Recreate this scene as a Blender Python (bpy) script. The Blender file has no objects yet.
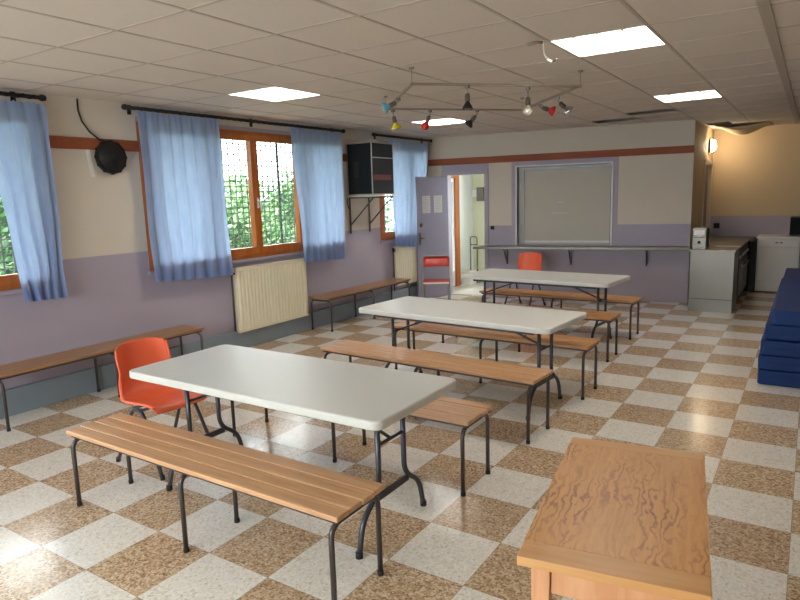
import bpy, math, random
from mathutils import Vector, Matrix
PI = math.pi
sc = bpy.context.scene
COL = sc.collection
random.seed(7)

# ------------------------------------------------------------------ mesh helper
class MB:
    def __init__(s):
        s.v = []; s.f = []; s.m = []; s.sm = []
    def quadset(s, vs, fs, m=0, smooth=False):
        b = len(s.v); s.v += [tuple(p) for p in vs]
        for f in fs:
            s.f.append(tuple(b + i for i in f)); s.m.append(m); s.sm.append(smooth)
        return s
    def box(s, x0, x1, y0, y1, z0, z1, m=0, M=None):
        p = [Vector(q) for q in ((x0,y0,z0),(x1,y0,z0),(x1,y1,z0),(x0,y1,z0),(x0,y0,z1),(x1,y0,z1),(x1,y1,z1),(x0,y1,z1))]
        if M is not None: p = [M @ q for q in p]
        return s.quadset(p, [(0,3,2,1),(4,5,6,7),(0,1,5,4),(1,2,6,5),(2,3,7,6),(3,0,4,7)], m)
    def beam(s, a, b, w, h, m=0, up=(0,0,1)):
        a = Vector(a); b = Vector(b); d = b - a; L = d.length; d.normalize()
        u = Vector(up)
        if abs(d.dot(u)) > .98: u = Vector((1,0,0))
        x = d.cross(u).normalized(); z = x.cross(d)
        M = Matrix((( x.x, d.x, z.x, a.x),(x.y, d.y, z.y, a.y),(x.z, d.z, z.z, a.z),(0,0,0,1)))
        return s.box(-w/2, w/2, 0, L, -h/2, h/2, m, M)
    def tube(s, pts, r, seg=10, m=0, closed=False, caps=True, smooth=True):
        P = [Vector(p) for p in pts]; n = len(P)
        rr = r if isinstance(r, (list, tuple)) else [r] * n
        rings = []; prev = None
        for i in range(n):
            if closed: t = P[(i+1) % n] - P[i-1]
            elif i == 0: t = P[1] - P[0]
            elif i == n-1: t = P[-1] - P[-2]
            else: t = (P[i+1]-P[i]).normalized() + (P[i]-P[i-1]).normalized()
            if t.length < 1e-9: t = Vector((0,0,1))
            t.normalize()
            if prev is None:
                a = Vector((0,0,1)) if abs(t.z) < .9 else Vector((1,0,0))
                u = t.cross(a).normalized()
            else:
                u = (prev - t * prev.dot(t))
                u = u.normalized() if u.length > 1e-6 else t.orthogonal().normalized()
            prev = u; w = t.cross(u)
            rings.append([P[i] + (u*math.cos(2*PI*k/seg) + w*math.sin(2*PI*k/seg)) * rr[i] for k in range(seg)])
        vs = [q for rg in rings for q in rg]; fs = []
        for i in range(n if closed else n-1):
            j = (i+1) % n
            for k in range(seg):
                l = (k+1) % seg
                fs.append((i*seg+k, i*seg+l, j*seg+l, j*seg+k))
        s.quadset(vs, fs, m, smooth)
        if caps and not closed:
            b = len(s.v) - len(vs)
            s.f.append(tuple(b+k for k in reversed(range(seg)))); s.m.append(m); s.sm.append(False)
            s.f.append(tuple(b+(n-1)*seg+k for k in range(seg))); s.m.append(m); s.sm.append(False)
        return s
    def cyl(s, a, b, r, seg=16, m=0): return s.tube([a, b], r, seg, m)
    def lathe(s, prof, a, d, seg=24, m=0, smooth=True):
        """prof: (distance along d, radius) from point a"""
        a = Vector(a); d = Vector(d).normalized(); u = d.orthogonal().normalized(); w = d.cross(u)
        vs = []; fs = []; n = len(prof)
        for t, r in prof:
            r = max(r, 1e-4)
            for k in range(seg):
                vs.append(a + d*t + (u*math.cos(2*PI*k/seg) + w*math.sin(2*PI*k/seg))*r)
        for i in range(n-1):
            for k in range(seg):
                l = (k+1) % seg
                fs.append((i*seg+k, i*seg+l, (i+1)*seg+l, (i+1)*seg+k))
        return s.quadset(vs, fs, m, smooth)
    def prism(s, poly, z0, z1, m=0, M=None):
        n = len(poly)
        p = [Vector((x, y, z0)) for x, y in poly] + [Vector((x, y, z1)) for x, y in poly]
        if M is not None: p = [M @ q for q in p]
        fs = [tuple(reversed(range(n))), tuple(range(n, 2*n))] + [(i, (i+1) % n, n+(i+1) % n, n+i) for i in range(n)]
        return s.quadset(p, fs, m)
    def build(s, name, mats, parent=None, loc=None, rz=0, bevel=0, bseg=2, solid=0, subsurf=0):
        me = bpy.data.meshes.new(name); me.from_pydata(s.v, [], s.f)
        for mt in (mats if isinstance(mats, (list, tuple)) else [mats]): me.materials.append(mt)
        me.polygons.foreach_set('material_index', s.m); me.polygons.foreach_set('use_smooth', s.sm)
        me.update()
        o = bpy.data.objects.new(name, me); COL.objects.link(o)
        if parent is not None: o.parent = parent
        if loc is not None: o.location = loc
        o.rotation_euler = (0, 0, rz)
        if solid:
            md = o.modifiers.new('thickness', 'SOLIDIFY'); md.thickness = solid; md.offset = 0
        if subsurf:
            md = o.modifiers.new('smooth', 'SUBSURF'); md.levels = subsurf; md.render_levels = subsurf
        if bevel:
            md = o.modifiers.new('bevel', 'BEVEL'); md.width = bevel; md.segments = bseg; md.limit_method = 'ANGLE'; md.angle_limit = math.radians(40)
        return o

def fillet(pts, r, n=6):
    P = [Vector(p) for p in pts]; out = [P[0]]
    for i in range(1, len(P)-1):
        a = (P[i-1]-P[i]); b = (P[i+1]-P[i]); la, lb = a.length, b.length; a.normalize(); b.normalize()
        q = min(r, la*.49, lb*.49)
        p0 = P[i] + a*q; p1 = P[i] + b*q
        for k in range(n+1):
            t = k/n; out.append(p0*(1-t)**2 + P[i]*2*t*(1-t) + p1*t*t)
    out.append(P[-1]); return out

def rrect(w, d, r, n=6):
    out = []
    for cx, cy, a0 in ((w/2-r, d/2-r, 0), (-w/2+r, d/2-r, PI/2), (-w/2+r, -d/2+r, PI), (w/2-r, -d/2+r, 1.5*PI)):
        for k in range(n+1):
            a = a0 + PI/2*k/n; out.append((cx + r*math.cos(a), cy + r*math.sin(a)))
    return out

def tag(o, label=None, cat=None, group=None, kind=None):
    if label: o['label'] = label
    if cat: o['category'] = cat
    if group: o['group'] = group
    if kind: o['kind'] = kind
    return o
def thing(name, label, cat, loc=(0,0,0), rz=0, group=None):
    o = bpy.data.objects.new(name, None); COL.objects.link(o); o.empty_display_size = .1
    o.location = loc; o.rotation_euler = (0, 0, rz)
    return tag(o, label, cat, group)
def dup(o, label=None, loc=None, rz=None, parent=None):
    c = o.copy(); COL.objects.link(c)
    if parent is not None: c.parent = parent
    if label: c['label'] = label
    if loc is not None: c.location = loc
    if rz is not None: c.rotation_euler = (0, 0, rz)
    for ch in list(o.children): dup(ch, parent=c)
    return c
def struct(o): o['kind'] = 'structure'; return o

# ------------------------------------------------------------------ materials
def srgb(r, g, b):
    f = lambda c: (c/255/12.92) if c/255 <= .04045 else ((c/255+.055)/1.055)**2.4
    return (f(r), f(g), f(b), 1)
class NT:
    def __init__(s, name):
        s.mat = bpy.data.materials.new(name); s.mat.use_nodes = True; s.t = s.mat.node_tree
        s.b = s.t.nodes['Principled BSDF']; s.out = s.t.nodes['Material Output']
    def n(s, typ, **k):
        q = s.t.nodes.new(typ)
        for a, v in k.items(): setattr(q, a, v)
        return q
    def l(s, a, b): s.t.links.new(a, b)
    def math(s, op, a, b=None, c=None):
        q = s.n('ShaderNodeMath', operation=op)
        for i, x in enumerate((a, b, c)):
            if x is None: continue
            if isinstance(x, (int, float)): q.inputs[i].default_value = x
            else: s.l(x, q.inputs[i])
        return q.outputs[0]
    def mix(s, f, a, b, blend='MIX'):
        q = s.n('ShaderNodeMix', data_type='RGBA', blend_type=blend)
        for i, x in ((0, f), (6, a), (7, b)):
            if isinstance(x, (int, float)): q.inputs[i].default_value = x
            elif isinstance(x, (tuple, list)): q.inputs[i].default_value = x
            else: s.l(x, q.inputs[i])
        return q.outputs[2]
    def coord(s, scale=(1,1,1), kind='Object'):
        c = s.n('ShaderNodeTexCoord'); m = s.n('ShaderNodeMapping'); m.inputs['Scale'].default_value = scale
        s.l(c.outputs[kind], m.inputs['Vector']); return m.outputs[0]
    def noise(s, vec, scale, detail=3, rough=.5, dist=0):
        q = s.n('ShaderNodeTexNoise'); q.inputs['Scale'].default_value = scale; q.inputs['Detail'].default_value = detail
        q.inputs['Roughness'].default_value = rough; q.inputs['Distortion'].default_value = dist
        s.l(vec, q.inputs['Vector']); return q.outputs[0]
    def ramp(s, f, stops):
        q = s.n('ShaderNodeValToRGB'); e = q.color_ramp.elements
        while len(e) < len(stops): e.new(.5)
        for el, (p, c) in zip(e, stops): el.position = p; el.color = c
        s.l(f, q.inputs[0]); return q.outputs[0]
    def bump(s, h, strength=.2, dist=.01):
        q = s.n('ShaderNodeBump'); q.inputs['Strength'].default_value = strength; q.inputs['Distance'].default_value = dist
        s.l(h, q.inputs['Height']); s.l(q.outputs[0], s.b.inputs['Normal'])
def plain(name, col, rough=.5, metal=0, var=.06, scale=8, spec=.5, bump=0):
    t = NT(name); v = t.coord(); f = t.noise(v, scale)
    d = tuple(c*(1-var*1.6) for c in col[:3]) + (1,); h = tuple(min(1, c*(1+var)) for c in col[:3]) + (1,)
    t.l(t.mix(f, d, h), t.b.inputs['Base Color'])
    t.b.inputs['Roughness'].default_value = rough; t.b.inputs['Metallic'].default_value = metal
    t.b.inputs['Specular IOR Level'].default_value = spec
    if bump: t.bump(t.noise(v, scale*12), bump, .004)
    return t.mat
def emit(name, col, strength):
    t = NT(name); t.b.inputs['Base Color'].default_value = (.8,.8,.8,1)
    t.b.inputs['Emission Color'].default_value = col; t.b.inputs['Emission Strength'].default_value = strength
    return t.mat
def wood(name, light, mid, dark, axis='x', rough=.4, gscale=1.0, knots=0):
    t = NT(name)
    sx = (1.2, 16, 16) if axis == 'x' else ((16, 1.2, 16) if axis == 'y' else (16, 16, 1.2))
    v = t.coord(tuple(q*gscale for q in sx)); f = t.noise(v, 2.2, 5, .6, .8)
    c = t.ramp(f, [(.12, dark), (.38, mid), (.7, light)])
    f2 = t.noise(t.coord(tuple(q*3*gscale for q in sx)), 4, 2)
    c = t.mix(t.math('MULTIPLY', f2, .35), c, mid)
    if knots:
        w = t.n('ShaderNodeTexWave'); w.wave_type = 'BANDS'; w.bands_direction = 'X'
        w.inputs['Scale'].default_value = 11.0; w.inputs['Distortion'].default_value = 16; w.inputs['Detail'].default_value = 3
        w.inputs['Detail Scale'].default_value = 1.6; w.inputs['Detail Roughness'].default_value = .55
        t.l(t.coord((1, .38, 1)), w.inputs['Vector'])
        g = t.ramp(w.outputs[0], [(.0, (1,1,1,1)), (.30, (.25,.25,.25,1)), (.55, (0,0,0,1))])
        msk = t.ramp(t.noise(t.coord((4.5, 1.5, 1)), 1.5, 3), [(.40, (.12,.12,.12,1)), (.60, (1,1,1,1))])
        gg = t.n('ShaderNodeRGBToBW'); t.l(g, gg.inputs[0]); mm = t.n('ShaderNodeRGBToBW'); t.l(msk, mm.inputs[0])
        c = t.mix(t.math('MULTIPLY', t.math('MULTIPLY', gg.outputs[0], mm.outputs[0]), knots), c, dark)
    t.l(c, t.b.inputs['Base Color']); t.b.inputs['Roughness'].default_value = rough
    return t.mat

M = {}
M['cream'] = plain('cream_paint', srgb(208, 199, 184), .7, var=.03, scale=2, bump=.05)
M['lav'] = plain('lavender_paint', srgb(168, 160, 174), .55, var=.03, scale=2, bump=.05)
M['plinth'] = plain('blue_grey_paint', srgb(126, 138, 146), .5, var=.08, scale=5)
M['beige'] = plain('beige_paint', srgb(204, 182, 146), .7, var=.03, scale=2)
M['hallgreen'] = plain('pale_green_paint', srgb(200, 200, 172), .7, var=.03)
M['hallwhite'] = plain('white_hall_paint', srgb(225, 228, 228), .6, var=.02)
M['outside'] = plain('outside_render', srgb(190, 185, 175), .8)
M['ceil'] = plain('ceiling_tile', srgb(214, 205, 195), .85, var=.02, scale=30, spec=.2, bump=.05)
M['tbar'] = plain('ceiling_bar', srgb(184, 174, 162), .6)
M['void'] = plain('plenum_dark', srgb(40, 34, 30), .9)
M['strip'] = wood('wall_strip_wood', srgb(158, 84, 42), srgb(138, 68, 32), srgb(108, 50, 24), 'x', .6, .6)
M['winwood'] = wood('window_wood', srgb(190, 112, 48), srgb(168, 92, 34), srgb(135, 68, 22), 'z', .35, .5)
M['bench'] = wood('bench_wood', srgb(216, 174, 132), srgb(190, 144, 104), srgb(136, 92, 60), 'x', .32, .8)
M['benchdark'] = wood('aged_bench_wood', srgb(168, 128, 90), srgb(146, 106, 72), srgb(104, 72, 48), 'x', .35, .8)
M['benchwarm'] = wood('warm_bench_wood', srgb(200, 150, 96), srgb(180, 126, 74), srgb(136, 88, 50), 'x', .35, .8)
M['tablewood'] = wood('old_table_wood', srgb(222, 168, 106), srgb(208, 150, 90), srgb(132, 80, 40), 'y', .38, 1.6, knots=.85)
M['tablewoodx'] = wood('old_table_endgrain', srgb(218, 168, 112), srgb(206, 152, 94), srgb(176, 118, 68), 'x', .38, .7)
M['pinkwood'] = wood('pale_table_leg_wood', srgb(226, 172, 130), srgb(208, 150, 106), srgb(178, 120, 78), 'z', .45, .6)
M['plastic'] = plain('table_plastic', srgb(206, 206, 200), .38, var=.03, scale=60, bump=.06)
M['steeltube'] = plain('dark_tube', srgb(84, 76, 74), .35, .55, var=.1)
M['tabletube'] = plain('grey_blue_tube', srgb(72, 74, 82), .35, .5, var=.1)
M['rubber'] = plain('black_rubber', srgb(30, 28, 28), .7)
M['orange'] = plain('orange_plastic', srgb(232, 104, 66), .35, var=.04)
M['red'] = plain('red_paint', srgb(190, 48, 38), .4)
M['lampmetal'] = plain('brown_lamp_metal', srgb(96, 84, 74), .4, .4)
M['iron'] = plain('black_iron', srgb(34, 30, 30), .5, .3)
M['rad'] = plain('radiator_enamel', srgb(226, 218, 192), .4, var=.02)
M['steel'] = plain('brushed_steel', srgb(118, 113, 105), .32, .85, var=.08, scale=3)
M['steeldark'] = plain('dull_steel', srgb(120, 116, 112), .4, .7)
M['black'] = plain('black_plastic', srgb(18, 18, 20), .5, spec=.3)
M['blackmat'] = plain('charcoal_fabric', srgb(22, 27, 30), .75, spec=.25)
M['alu'] = plain('aluminium_edge', srgb(168, 164, 156), .4, .6)
M['doorlav'] = plain('lavender_door_paint', srgb(144, 139, 156), .45, var=.03)
M['white'] = plain('white_enamel', srgb(226, 222, 214), .4, var=.02)
M['whiteframe'] = plain('white_edging', srgb(222, 222, 224), .5, var=.02)
M['shutter'] = plain('shutter_paint', srgb(186, 180, 166), .5, var=.02)
M['paper'] = plain('paper', srgb(205, 200, 196), .8, var=.04, scale=40)
M['blue'] = plain('blue_vinyl', srgb(8, 44, 100), .6, var=.14, scale=4, bump=.1, spec=.3)
M['bluetop'] = plain('blue_vinyl_top', srgb(20, 66, 128), .5, var=.12, scale=4)
M['brown'] = plain('brown_cap', srgb(110, 66, 48), .5)
M['sidedoor'] = plain('side_door_paint', srgb(132, 122, 140), .5)  # darker lavender paint of the alcove side door
M['leafy'] = None
M['ground'] = plain('grass_ground', srgb(96, 120, 60), .9, var=.3, scale=3)
M['chrome'] = plain('chrome', srgb(200, 200, 200), .15, 1)
M['bulbred'] = plain('red_bulb_glass', srgb(200, 30, 22), .12)
M['bulbyel'] = plain('yellow_bulb_glass', srgb(205, 190, 30), .15)
M['bulbblue'] = plain('blue_bulb_glass', srgb(110, 180, 200), .15)
M['bulbclear'] = plain('clear_bulb_glass', srgb(210, 205, 190), .08, .3)
M['railtan'] = plain('beige_rail', srgb(150, 136, 120), .45, .3)
M['green'] = plain('green_post', srgb(60, 84, 76), .5)
M['wire'] = plain('mesh_wire', srgb(84, 92, 92), .6)

# floor: 40 cm checker of pale and tan speckled tiles
t = NT('terrazzo_checker'); c = t.coord(); sx = t.n('ShaderNodeSeparateXYZ'); t.l(c, sx.inputs[0])
fx = t.math('DIVIDE', sx.outputs[0], .4); fy = t.math('DIVIDE', sx.outputs[1], .4)
par = t.math('FLOORED_MODULO', t.math('ADD', t.math('FLOOR', fx), t.math('FLOOR', fy)), 2)
def joint(f, w):
    fr = t.math('FRACT', f); d = t.math('MINIMUM', fr, t.math('SUBTRACT', 1, fr)); return t.math('LESS_THAN', d, w)
jt = t.math('MAXIMUM', joint(fx, .004), joint(fy, .004))
jt2 = t.math('MAXIMUM', joint(t.math('MULTIPLY', fx, 2), .005), joint(t.math('MULTIPLY', fy, 2), .005))
vo = t.n('ShaderNodeTexVoronoi'); vo.inputs['Scale'].default_value = 100; t.l(c, vo.inputs['Vector'])
vbw = t.n('ShaderNodeSeparateColor'); t.l(vo.outputs['Color'], vbw.inputs[0])
wn = t.n('ShaderNodeTexWhiteNoise', noise_dimensions='2D'); cmb = t.n('ShaderNodeCombineXYZ')
t.l(t.math('FLOOR', fx), cmb.inputs[0]); t.l(t.math('FLOOR', fy), cmb.inputs[1]); t.l(cmb.outputs[0], wn.inputs['Vector'])
tan = t.ramp(vbw.outputs[0], [(.0, srgb(134, 104, 78)), (.18, srgb(168, 138, 108)), (.5, srgb(190, 163, 130)), (.85, srgb(220, 200, 172))])
pale = t.ramp(vbw.outputs[1], [(.0, srgb(196, 188, 174)), (.12, srgb(218, 212, 200)), (.5, srgb(226, 221, 211)), (1, srgb(236, 233, 226))])
tan = t.mix(t.math('MULTIPLY', wn.outputs[0], .35), tan, srgb(158, 128, 98))
big = t.noise(c, 1.5, 3)
colr = t.mix(par, tan, pale)
colr = t.mix(t.math('MULTIPLY', big, .12), colr, srgb(120, 105, 88))
colr = t.mix(t.math('MULTIPLY', jt2, .10), colr, srgb(110, 96, 84))
colr = t.mix(t.math('MULTIPLY', jt, .45), colr, srgb(100, 86, 74))
t.l(colr, t.b.inputs['Base Color'])
rg = t.noise(c, 6, 3)
t.l(t.math('MULTIPLY_ADD', rg, .14, .13), t.b.inputs['Roughness'])
t.bump(t.noise(c, 9, 2), .05, .01)
M['floor'] = t.mat

# curtain cloth: thin woven cotton, light comes through
t = NT('blue_curtain_cotton'); v = t.coord((1, 1, .4)); f = t.noise(v, 14, 3)
base = t.mix(f, srgb(132, 154, 200), srgb(156, 176, 214))
t.l(base, t.b.inputs['Base Color']); t.b.inputs['Roughness'].default_value = .9; t.b.inputs['Specular IOR Level'].default_value = .1
tr = t.n('ShaderNodeBsdfTranslucent'); t.l(t.mix(f, srgb(172, 196, 234), srgb(196, 216, 246)), tr.inputs[0])
ms = t.n('ShaderNodeMixShader'); ms.inputs[0].default_value = .5
t.l(t.b.outputs[0], ms.inputs[1]); t.l(tr.outputs[0], ms.inputs[2]); t.l(ms.outputs[0], t.out.inputs[0])
M['curtain'] = t.mat
# window glass
t = NT('window_glass'); gl = t.n('ShaderNodeBsdfGlossy'); gl.inputs['Roughness'].default_value = .02
tp = t.n('ShaderNodeBsdfTransparent'); tp.inputs[0].default_value = (.96, .98, .97, 1)
fr = t.n('ShaderNodeLayerWeight'); ms = t.n('ShaderNodeMixShader')
t.l(t.math('MULTIPLY_ADD', t.math('POWER', fr.outputs['Facing'], 5), .9, .04), ms.inputs[0]); t.l(tp.outputs[0], ms.inputs[1]); t.l(gl.outputs[0], ms.inputs[2]); t.l(ms.outputs[0], t.out.inputs[0])
M['glass'] = t.mat
# leaves
t = NT('hedge_leaves'); ge = t.n('ShaderNodeNewGeometry')
cl = t.ramp(ge.outputs['Random Per Island'], [(0, srgb(38, 74, 40)), (.35, srgb(70, 112, 62)), (.7, srgb(110, 150, 92)), (1, srgb(170, 196, 150))])
t.l(cl, t.b.inputs['Base Color']); t.b.inputs['Roughness'].default_value = .5
tr = t.n('ShaderNodeBsdfTranslucent'); t.l(cl, tr.inputs[0]); ms = t.n('ShaderNodeMixShader'); ms.inputs[0].default_value = .35
t.l(t.b.outputs[0], ms.inputs[1]); t.l(tr.outputs[0], ms.inputs[2]); t.l(ms.outputs[0], t.out.inputs[0])
M['leafy'] = t.mat
M['panel'] = emit('ceiling_light_diffuser', (1, .93, .84, 1), 9)
M['lamp'] = emit('warm_lamp_glass', (1, .80, .54, 1), 30)
M['hallwin'] = None

# ------------------------------------------------------------------ room data (metres)
WX = -4.343; CH = 2.66
TH = math.atan(.16259)
BO = Vector((-4.343, 4.775, 0)); BE = Vector((math.cos(TH), math.sin(TH), 0)); BN = Vector((-math.sin(TH), math.cos(TH), 0))
def back(s, off=0, z=0): return BO + BE*s - BN*off + Vector((0, 0, z))
def lerp(a, b, t): return a + (b-a)*t

def wall(name, O, rz, sb, zb, thick, holes, fn, mats):
    """a wall of painted cells: local x along, local y outwards, inner face at y=0"""
    for h in holes:
        for q in h[:2]:
            if q not in sb: sb.append(q)
        for q in h[2:]:
            if q not in zb: zb.append(q)
    sb = sorted(set(sb)); zb = sorted(set(zb))
    def solid(i, j):
        if i < 0 or j < 0 or i >= len(sb)-1 or j >= len(zb)-1: return False
        x = (sb[i]+sb[i+1])/2; z = (zb[j]+zb[j+1])/2
        return not any(h[0] < x < h[1] and h[2] < z < h[3] for h in holes)
    m = MB()
    for i in range(len(sb)-1):
        for j in range(len(zb)-1):
            if not solid(i, j): continue
            x0, x1, z0, z1 = sb[i], sb[i+1], zb[j], zb[j+1]; k = fn((x0+x1)/2, (z0+z1)/2)
            P = [(x0,0,z0),(x1,0,z0),(x1,0,z1),(x0,0,z1),(x0,thick,z0),(x1,thick,z0),(x1,thick,z1),(x0,thick,z1)]
            m.quadset(P, [(0,1,2,3)], k); m.quadset(P, [(5,4,7,6)], len(mats)-1)
            for di, dj, f in ((-1,0,(0,3,7,4)),(1,0,(1,5,6,2)),(0,-1,(0,4,5,1)),(0,1,(3,2,6,7))):
                if not solid(i+di, j+dj): m.quadset(P, [f], k)
    return struct(m.build(name, mats, loc=O, rz=rz))

# floor, ceiling
m = MB(); m.box(-6.3, 3.4, -7.2, 8.2, -.12, 0); struct(m.build('floor', M['floor']))
# left wall: local x = world Y, local y = -X
WIN = [(-4.85, -1.78), (-.79, 2.36), (3.27, 4.70)]; WZ = (1.04, 2.50)
def leftpaint(s, z):
    if z < 1.245: return 1
    if z > 2.50 and z < 2.545 and any(a < s < b for a, b in WIN): return 1
    return 0
wall('wall_left', (WX, 0, 0), PI/2, [-7, 4.85], [0, 1.245, 2.545, CH+.3], .28, [(a, b, WZ[0], WZ[1]) for a, b in WIN], leftpaint, [M['cream'], M['lav'], M['outside']])
m = MB()
for a, b in ((-6.99, 4.76),): m.box(WX, WX+.05, a, b, 0, .225)
struct(m.build('baseboard_left', M['plinth'], bevel=.006))
# back wall with door opening and serving hatch
def backpaint(s, z):
    if z < 1.18: return 1
    if z < 2.2 and (.22 < s < 1.05 or 1.43 < s < 3.075): return 1
    return 0
HS = (1.52, 2.975, .86, 2.11); DS = (.335, .975, 0, 2.03)
BWL = 4.098
wall('wall_back', BO, TH, [0, .22, 1.05, 1.43, 3.075, BWL], [0, 1.18, 2.2, CH+.3], .18, [HS, DS], backpaint, [M['cream'], M['lav'], M['hallwhite']])
# alcove side wall with a door opening
wall('wall_alcove', (-.305, 5.46, 0), PI/2, [0, 2.1], [0, CH+.3], .12, [(1.1, 1.93, 0, 2.08)], lambda s, z: 0, [M['beige'], M['hallwhite']])
wall('wall_far', (-.45, 7.5, 0), 0, [0, 4], [0, 1.205, CH+.3], .15, [], lambda s, z: 1 if z < 1.2 else 0, [M['beige'], M['lav'], M['outside']])
wall('wall_right', (3.2, 7.6, 0), -PI/2, [0, 15], [0, 1.2, CH+.3], .15, [], lambda s, z: 1 if z < 1.2 else 0, [M['cream'], M['lav'], M['outside']])
wall('wall_rear', (3.3, -7, 0), PI, [0, 8], [0, 1.2, CH+.3], .15, [(2.8, 7.0, .9, 2.45)], lambda s, z: 1 if z < 1.2 else 0, [M['cream'], M['lav'], M['outside']])  # opening holds the added rear glazing
# hallway behind the back wall
wall('wall_hall', (WX, 6.42, 0), 0, [0, 4.0], [0, CH+.3], .15, [(.75, 2.6, .9, 2.2)], lambda s, z: 0, [M['hallgreen'], M['outside']])  # opening holds the added, unseen corridor window
wall('wall_hallside', (WX, 4.86, 0), PI/2, [0, 1.7], [0, CH+.3], .08, [(.14, 1.0, 0, 2.06)], lambda s, z: 0, [M['hallwhite'], M['outside']])

# wood strips
m = MB()
def strip_left(y0, y1): m.box(WX, WX+.022, y0, y1, 2.21, 2.312)
strip_left(-1.78, -.79); strip_left(2.36, 3.27)
struct(m.build('trim_1', M['strip'], bevel=.003))
m = MB(); m.box(.0, BWL, -.022, 0, 2.197, 2.302); struct(m.build('trim_2', M['strip'], loc=BO, rz=TH, bevel=.003))
# lavender door surround, white edging of hatch
m = MB(); m.box(.255, .335, -.02, .0, 0, 2.10); m.box(.975, 1.045, -.02, .0, 0, 2.10); m.box(.335, .975, -.02, 0, 2.03, 2.10)
struct(m.build('trim_3', M['lav'], loc=BO, rz=TH, bevel=.004))
# ceiling with tile bars
yk = [-1.8 + .62*k for k in range(-8, 17)]; xk = [-4.5 + .6*k for k in range(-3, 14)]
YA = (yk[10], yk[11]); YC = (yk[15], yk[16])
LIGHTS = [(-3.3, YA), (-.3, YA), (-3.3, YC), (-.3, YC)]
m = MB()
chole = [(x, x+.6, y[0], y[1]) for x, y in LIGHTS] + [(-1.50, -.90, 4.40, 4.80), (-.90, -.30, 3.78, 4.16), (-.26, .06, 6.15, 6.62)]
xs = sorted(set([-6.3, 3.4] + [q for h in chole for q in h[:2]])); ys = sorted(set([-7.2, 8.2] + [q for h in chole for q in h[2:]]))
for i in range(len(xs)-1):
    for j in range(len(ys)-1):
        cx = (xs[i]+xs[i+1])/2; cy = (ys[j]+ys[j+1])/2
        if any(h[0] < cx < h[1] and h[2] < cy < h[3] for h in chole): continue
        m.box(xs[i], xs[i+1], ys[j], ys[j+1], CH, CH+.005)
ce = struct(m.build('ceiling', M['ceil']))
m = MB(); r_ = .009
for x in xk:
    if -6.2 < x < 3.3:
        w = .011 if abs(x-.9) > .05 else .03
        m.box(x-w, x+w, -7, 7.5, CH-.003 if w < .02 else CH-.01, CH)
for y in yk:
    for i in range(len(xk)-1):
        if y < 7.5: m.box(xk[i]+.011, xk[i+1]-.011, y-r_, y+r_, CH-.003, CH)
m.build('ceiling_bar', M['tbar'], parent=ce)
m = MB(); m.box(-6.3, 3.4, -7.2, 8.2, CH+.3, CH+.4); struct(m.build('ceiling_slab', M['void']))

# ------------------------------------------------------------------ windows
def window(idx, y0, y1, lights, handle_at=None):
    fr = MB(); X0 = WX-.075; X1 = WX+.006; z0, z1 = WZ; fw = .05
    fr.box(X0, X1, y0, y1, z0, z0+fw); fr.box(X0, X1, y0, y1, z1-fw, z1)
    fr.box(X0, X1, y0, y0+fw, z0+fw, z1-fw); fr.box(X0, X1, y1-fw, y1, z0+fw, z1-fw)
    o = struct(fr.build('window_%d' % idx, M['winwood'], bevel=.004))
    for a, b in lights:
        s = MB(); q = .055; A, B_ = X0+.015, X1+.012
        s.box(A, B_, a, b, z0+fw-.01, z0+fw+q+.02); s.box(A, B_, a, b, z1-fw-q, z1-fw+.01)
        s.box(A, B_, a, a+q, z0+fw+q+.02, z1-fw-q); s.box(A, B_, b-q, b, z0+fw+q+.02, z1-fw-q)
        so = s.build('sash', M['winwood'], o, bevel=.005)
        g = MB(); g.box(X0+.035, X0+.043, a+q-.005, b-q+.005, z0+fw+q+.01, z1-fw-q+.005); g.build('pane', M['glass'], so)
    if handle_at is not None:
        hm = MB(); y = handle_at; hm.box(X1+.012, X1+.02, y-.012, y+.012, 1.62, 1.74)
        hm.tube(fillet([(X1+.015, y, 1.70), (X1+.06, y, 1.70), (X1+.06, y, 1.58)], .015), .009, 8); hm.build('handle', M['whiteframe'], o)
    sl = MB(); sl.box(WX-.02, WX+.03, y0-.02, y1+.02, z0-.035, z0-.002); sl.build('sill', M['lav'], o, bevel=.004)
    return o
window(1, -4.85, -1.78, [(-4.80, -4.07), (-4.05, -3.32), (-3.30, -2.57), (-2.55, -1.83)])
window(2, -.79, 2.36, [(-.74, .0), (.0, .725), (.725, 1.50), (1.52, 2.31)], .735)
window(3, 3.27, 4.70, [(3.32, 3.98), (4.0, 4.65)])
for i, (a, b) in enumerate(WIN):
    L = bpy.data.lights.new('window_portal', 'AREA'); L.shape = 'RECTANGLE'; L.size = b-a; L.size_y = WZ[1]-WZ[0]; L.cycles.is_portal = True
    lo = bpy.data.objects.new('window_portal', L); COL.objects.link(lo)
    lo.location = (WX-.3, (a+b)/2, (WZ[0]+WZ[1])/2); lo.rotation_euler = (0, -PI/2, PI)
    lo.matrix_world = Matrix.Translation(lo.location) @ Matrix(((0,0,1,0),(1,0,0,0),(0,1,0,0),(0,0,0,1))) @ Matrix.Rotation(PI, 4, 'X')
    d = lo.matrix_world.to_3x3() @ Vector((0,0,-1))
    if d.x < 0: lo.matrix_world = Matrix.Translation(lo.location) @ Matrix(((0,0,-1,0),(1,0,0,0),(0,-1,0,0),(0,0,0,1)))

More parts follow.
